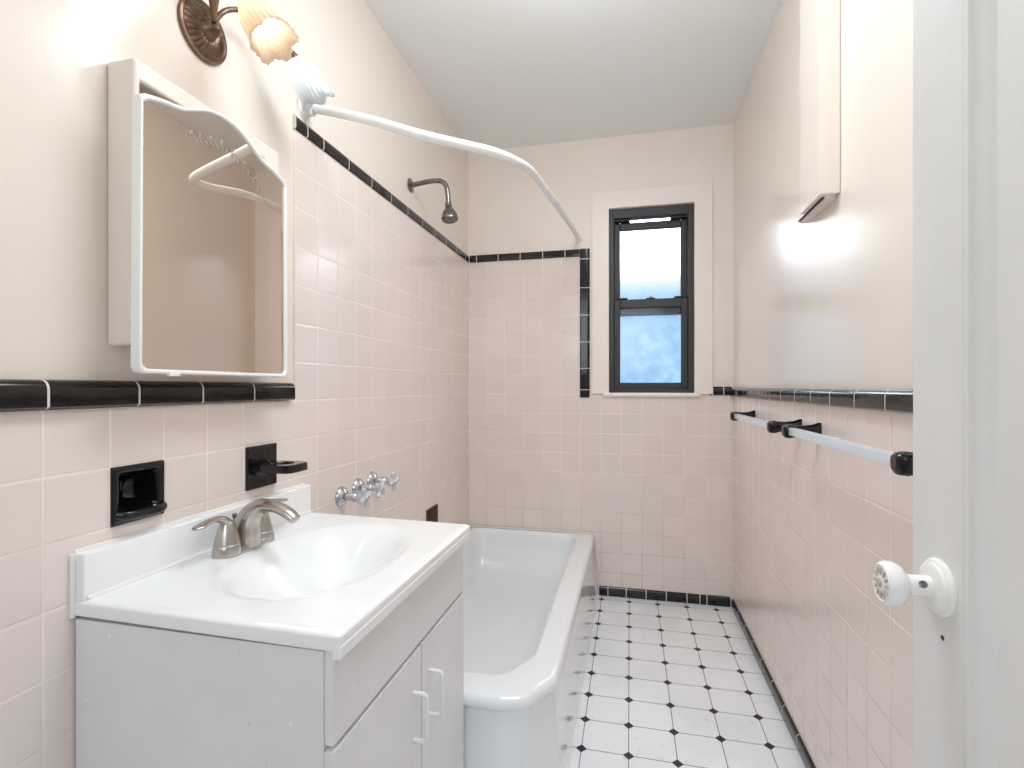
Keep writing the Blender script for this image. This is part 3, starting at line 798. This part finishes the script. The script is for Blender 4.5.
# ------------------------------------------------------------------ towel bars
def towel_bar(label, y0, y1, zc):
    e_ = empty('towel_bar', (XR, (y0+y1)/2, zc), label, 'towel bar', 'towel bars under the black cap')
    BX = .449
    for y in (y0, y1):
        bm = bmesh.new(); rr = []
        for x, a, b, zo in ((XR+.001,.012,.022,.004),(XR-.006,.0125,.021,.004),(XR-.020,.0115,.0165,.003),(XR-.045,.0125,.0155,.001),(XR-.062,.0150,.0170,0),(XR-.080,.0175,.0205,-.001),(XR-.092,.0160,.0190,-.001),(XR-.098,.010,.012,0)):
            ring = []
            for k in range(24):
                t_ = 2*PI*k/24; c_, s_ = math.cos(t_), math.sin(t_); p = 3.2
                ring.append(bm.verts.new((x, y+a*math.copysign(abs(c_)**(2/p), c_), zc+zo+b*math.copysign(abs(s_)**(2/p), s_))))
            rr.append(ring)
        for r0, r1 in zip(rr, rr[1:]):
            for k in range(24): bm.faces.new((r0[k], r0[(k+1)%24], r1[(k+1)%24], r1[k]))
        bm.faces.new(rr[0]); bm.faces.new(rr[-1])
        finish('end_bracket', bm, M['blackcer'], e_, True)
    B('bar', M['bar'], e_, BX-.010, BX+.010, y0+.014, y1-.014, zc-.0105, zc+.0105, bev=.0015)
towel_bar('pale square towel bar on black brackets, the one nearer the window', 1.772, 2.385, 1.024)
towel_bar('pale square towel bar on black brackets, the one nearer the door', 0.972, 1.606, 1.024)

# ------------------------------------------------------------------ camera
cam = bpy.data.cameras.new('camera'); co = bpy.data.objects.new('camera', cam); COL.objects.link(co)
cam.sensor_width = 36; cam.sensor_fit = 'HORIZONTAL'; cam.lens = 36*511/1024
cam.clip_start = .02
cam.shift_y = 3/1024
co.location = (0, 0, 1.15); co.rotation_euler = (PI/2, 0, math.radians(13.0))
SC.camera = co

# ------------------------------------------------------------------ light
wd = bpy.data.worlds.new('world'); SC.world = wd; wd.use_nodes = True
t = wd.node_tree; bg = t.nodes['Background']
tc = t.nodes.new('ShaderNodeTexCoord'); sp = t.nodes.new('ShaderNodeSeparateXYZ'); t.links.new(tc.outputs['Generated'], sp.inputs[0])
rp_ = t.nodes.new('ShaderNodeValToRGB'); cr = rp_.color_ramp
t.links.new(sp.outputs[2], rp_.inputs[0])
cr.elements[0].position = .0; cr.elements[0].color = (*srgb(150,196,234)[:3], 1)
cr.elements[1].position = .232; cr.elements[1].color = (6.5,6.6,6.8,1)
q = cr.elements.new(.197); q.color = (.86,.97,1.08,1)
q = cr.elements.new(.42); q.color = (6,6.2,6.4,1)
q = cr.elements.new(.168); q.color = (*srgb(166,206,238)[:3], 1)
mp = t.nodes.new('ShaderNodeMapRange'); mp.inputs[1].default_value = -.3; mp.inputs[2].default_value = .3
t.links.new(sp.outputs[1], mp.inputs[0])
mx = t.nodes.new('ShaderNodeMix'); mx.data_type = 'RGBA'
t.links.new(mp.outputs[0], mx.inputs[0]); mx.inputs[6].default_value = (.26,.26,.26,1); t.links.new(rp_.outputs[0], mx.inputs[7])
t.links.new(mx.outputs[2], bg.inputs[0]); bg.inputs[1].default_value = LK['world']

def area(name, loc, rot, sx, sy, pw, col):
    l = bpy.data.lights.new(name, 'AREA'); l.shape = 'RECTANGLE'; l.size = sx; l.size_y = sy; l.energy = pw; l.color = col
    o = bpy.data.objects.new(name, l); COL.objects.link(o); o.location = loc; o.rotation_euler = rot; return o
area('hallway_fill', (-.15, -1.5, 1.9), (math.radians(80), 0, math.radians(-2)), 1.2, 1.0, LK['hall'], (.86,.945,1))  # added fill light behind the camera, evens out the room
pl = bpy.data.lights.new('overhead_fill', 'POINT'); pl.energy = LK['top']; pl.shadow_soft_size = .14; pl.color = (.875,.95,1)  # unseen fill added overhead to spread light over walls and ceiling
po = bpy.data.objects.new('overhead_fill', pl); COL.objects.link(po); po.location = (-.13, 1.35, 2.33)
area('downward_fill', (-.10, .95, 2.49), (0, 0, 0), .45, .45, LK['down'], (.875,.95,1))  # added fill out of view, brightens floor and sink top from above

SC.view_settings.view_transform = 'Standard'; SC.view_settings.look = 'None'
SC.cycles.diffuse_bounces = 8
SC.view_settings.exposure = 0.10; SC.view_settings.gamma = 1.0; SC.view_settings.use_curve_mapping = False
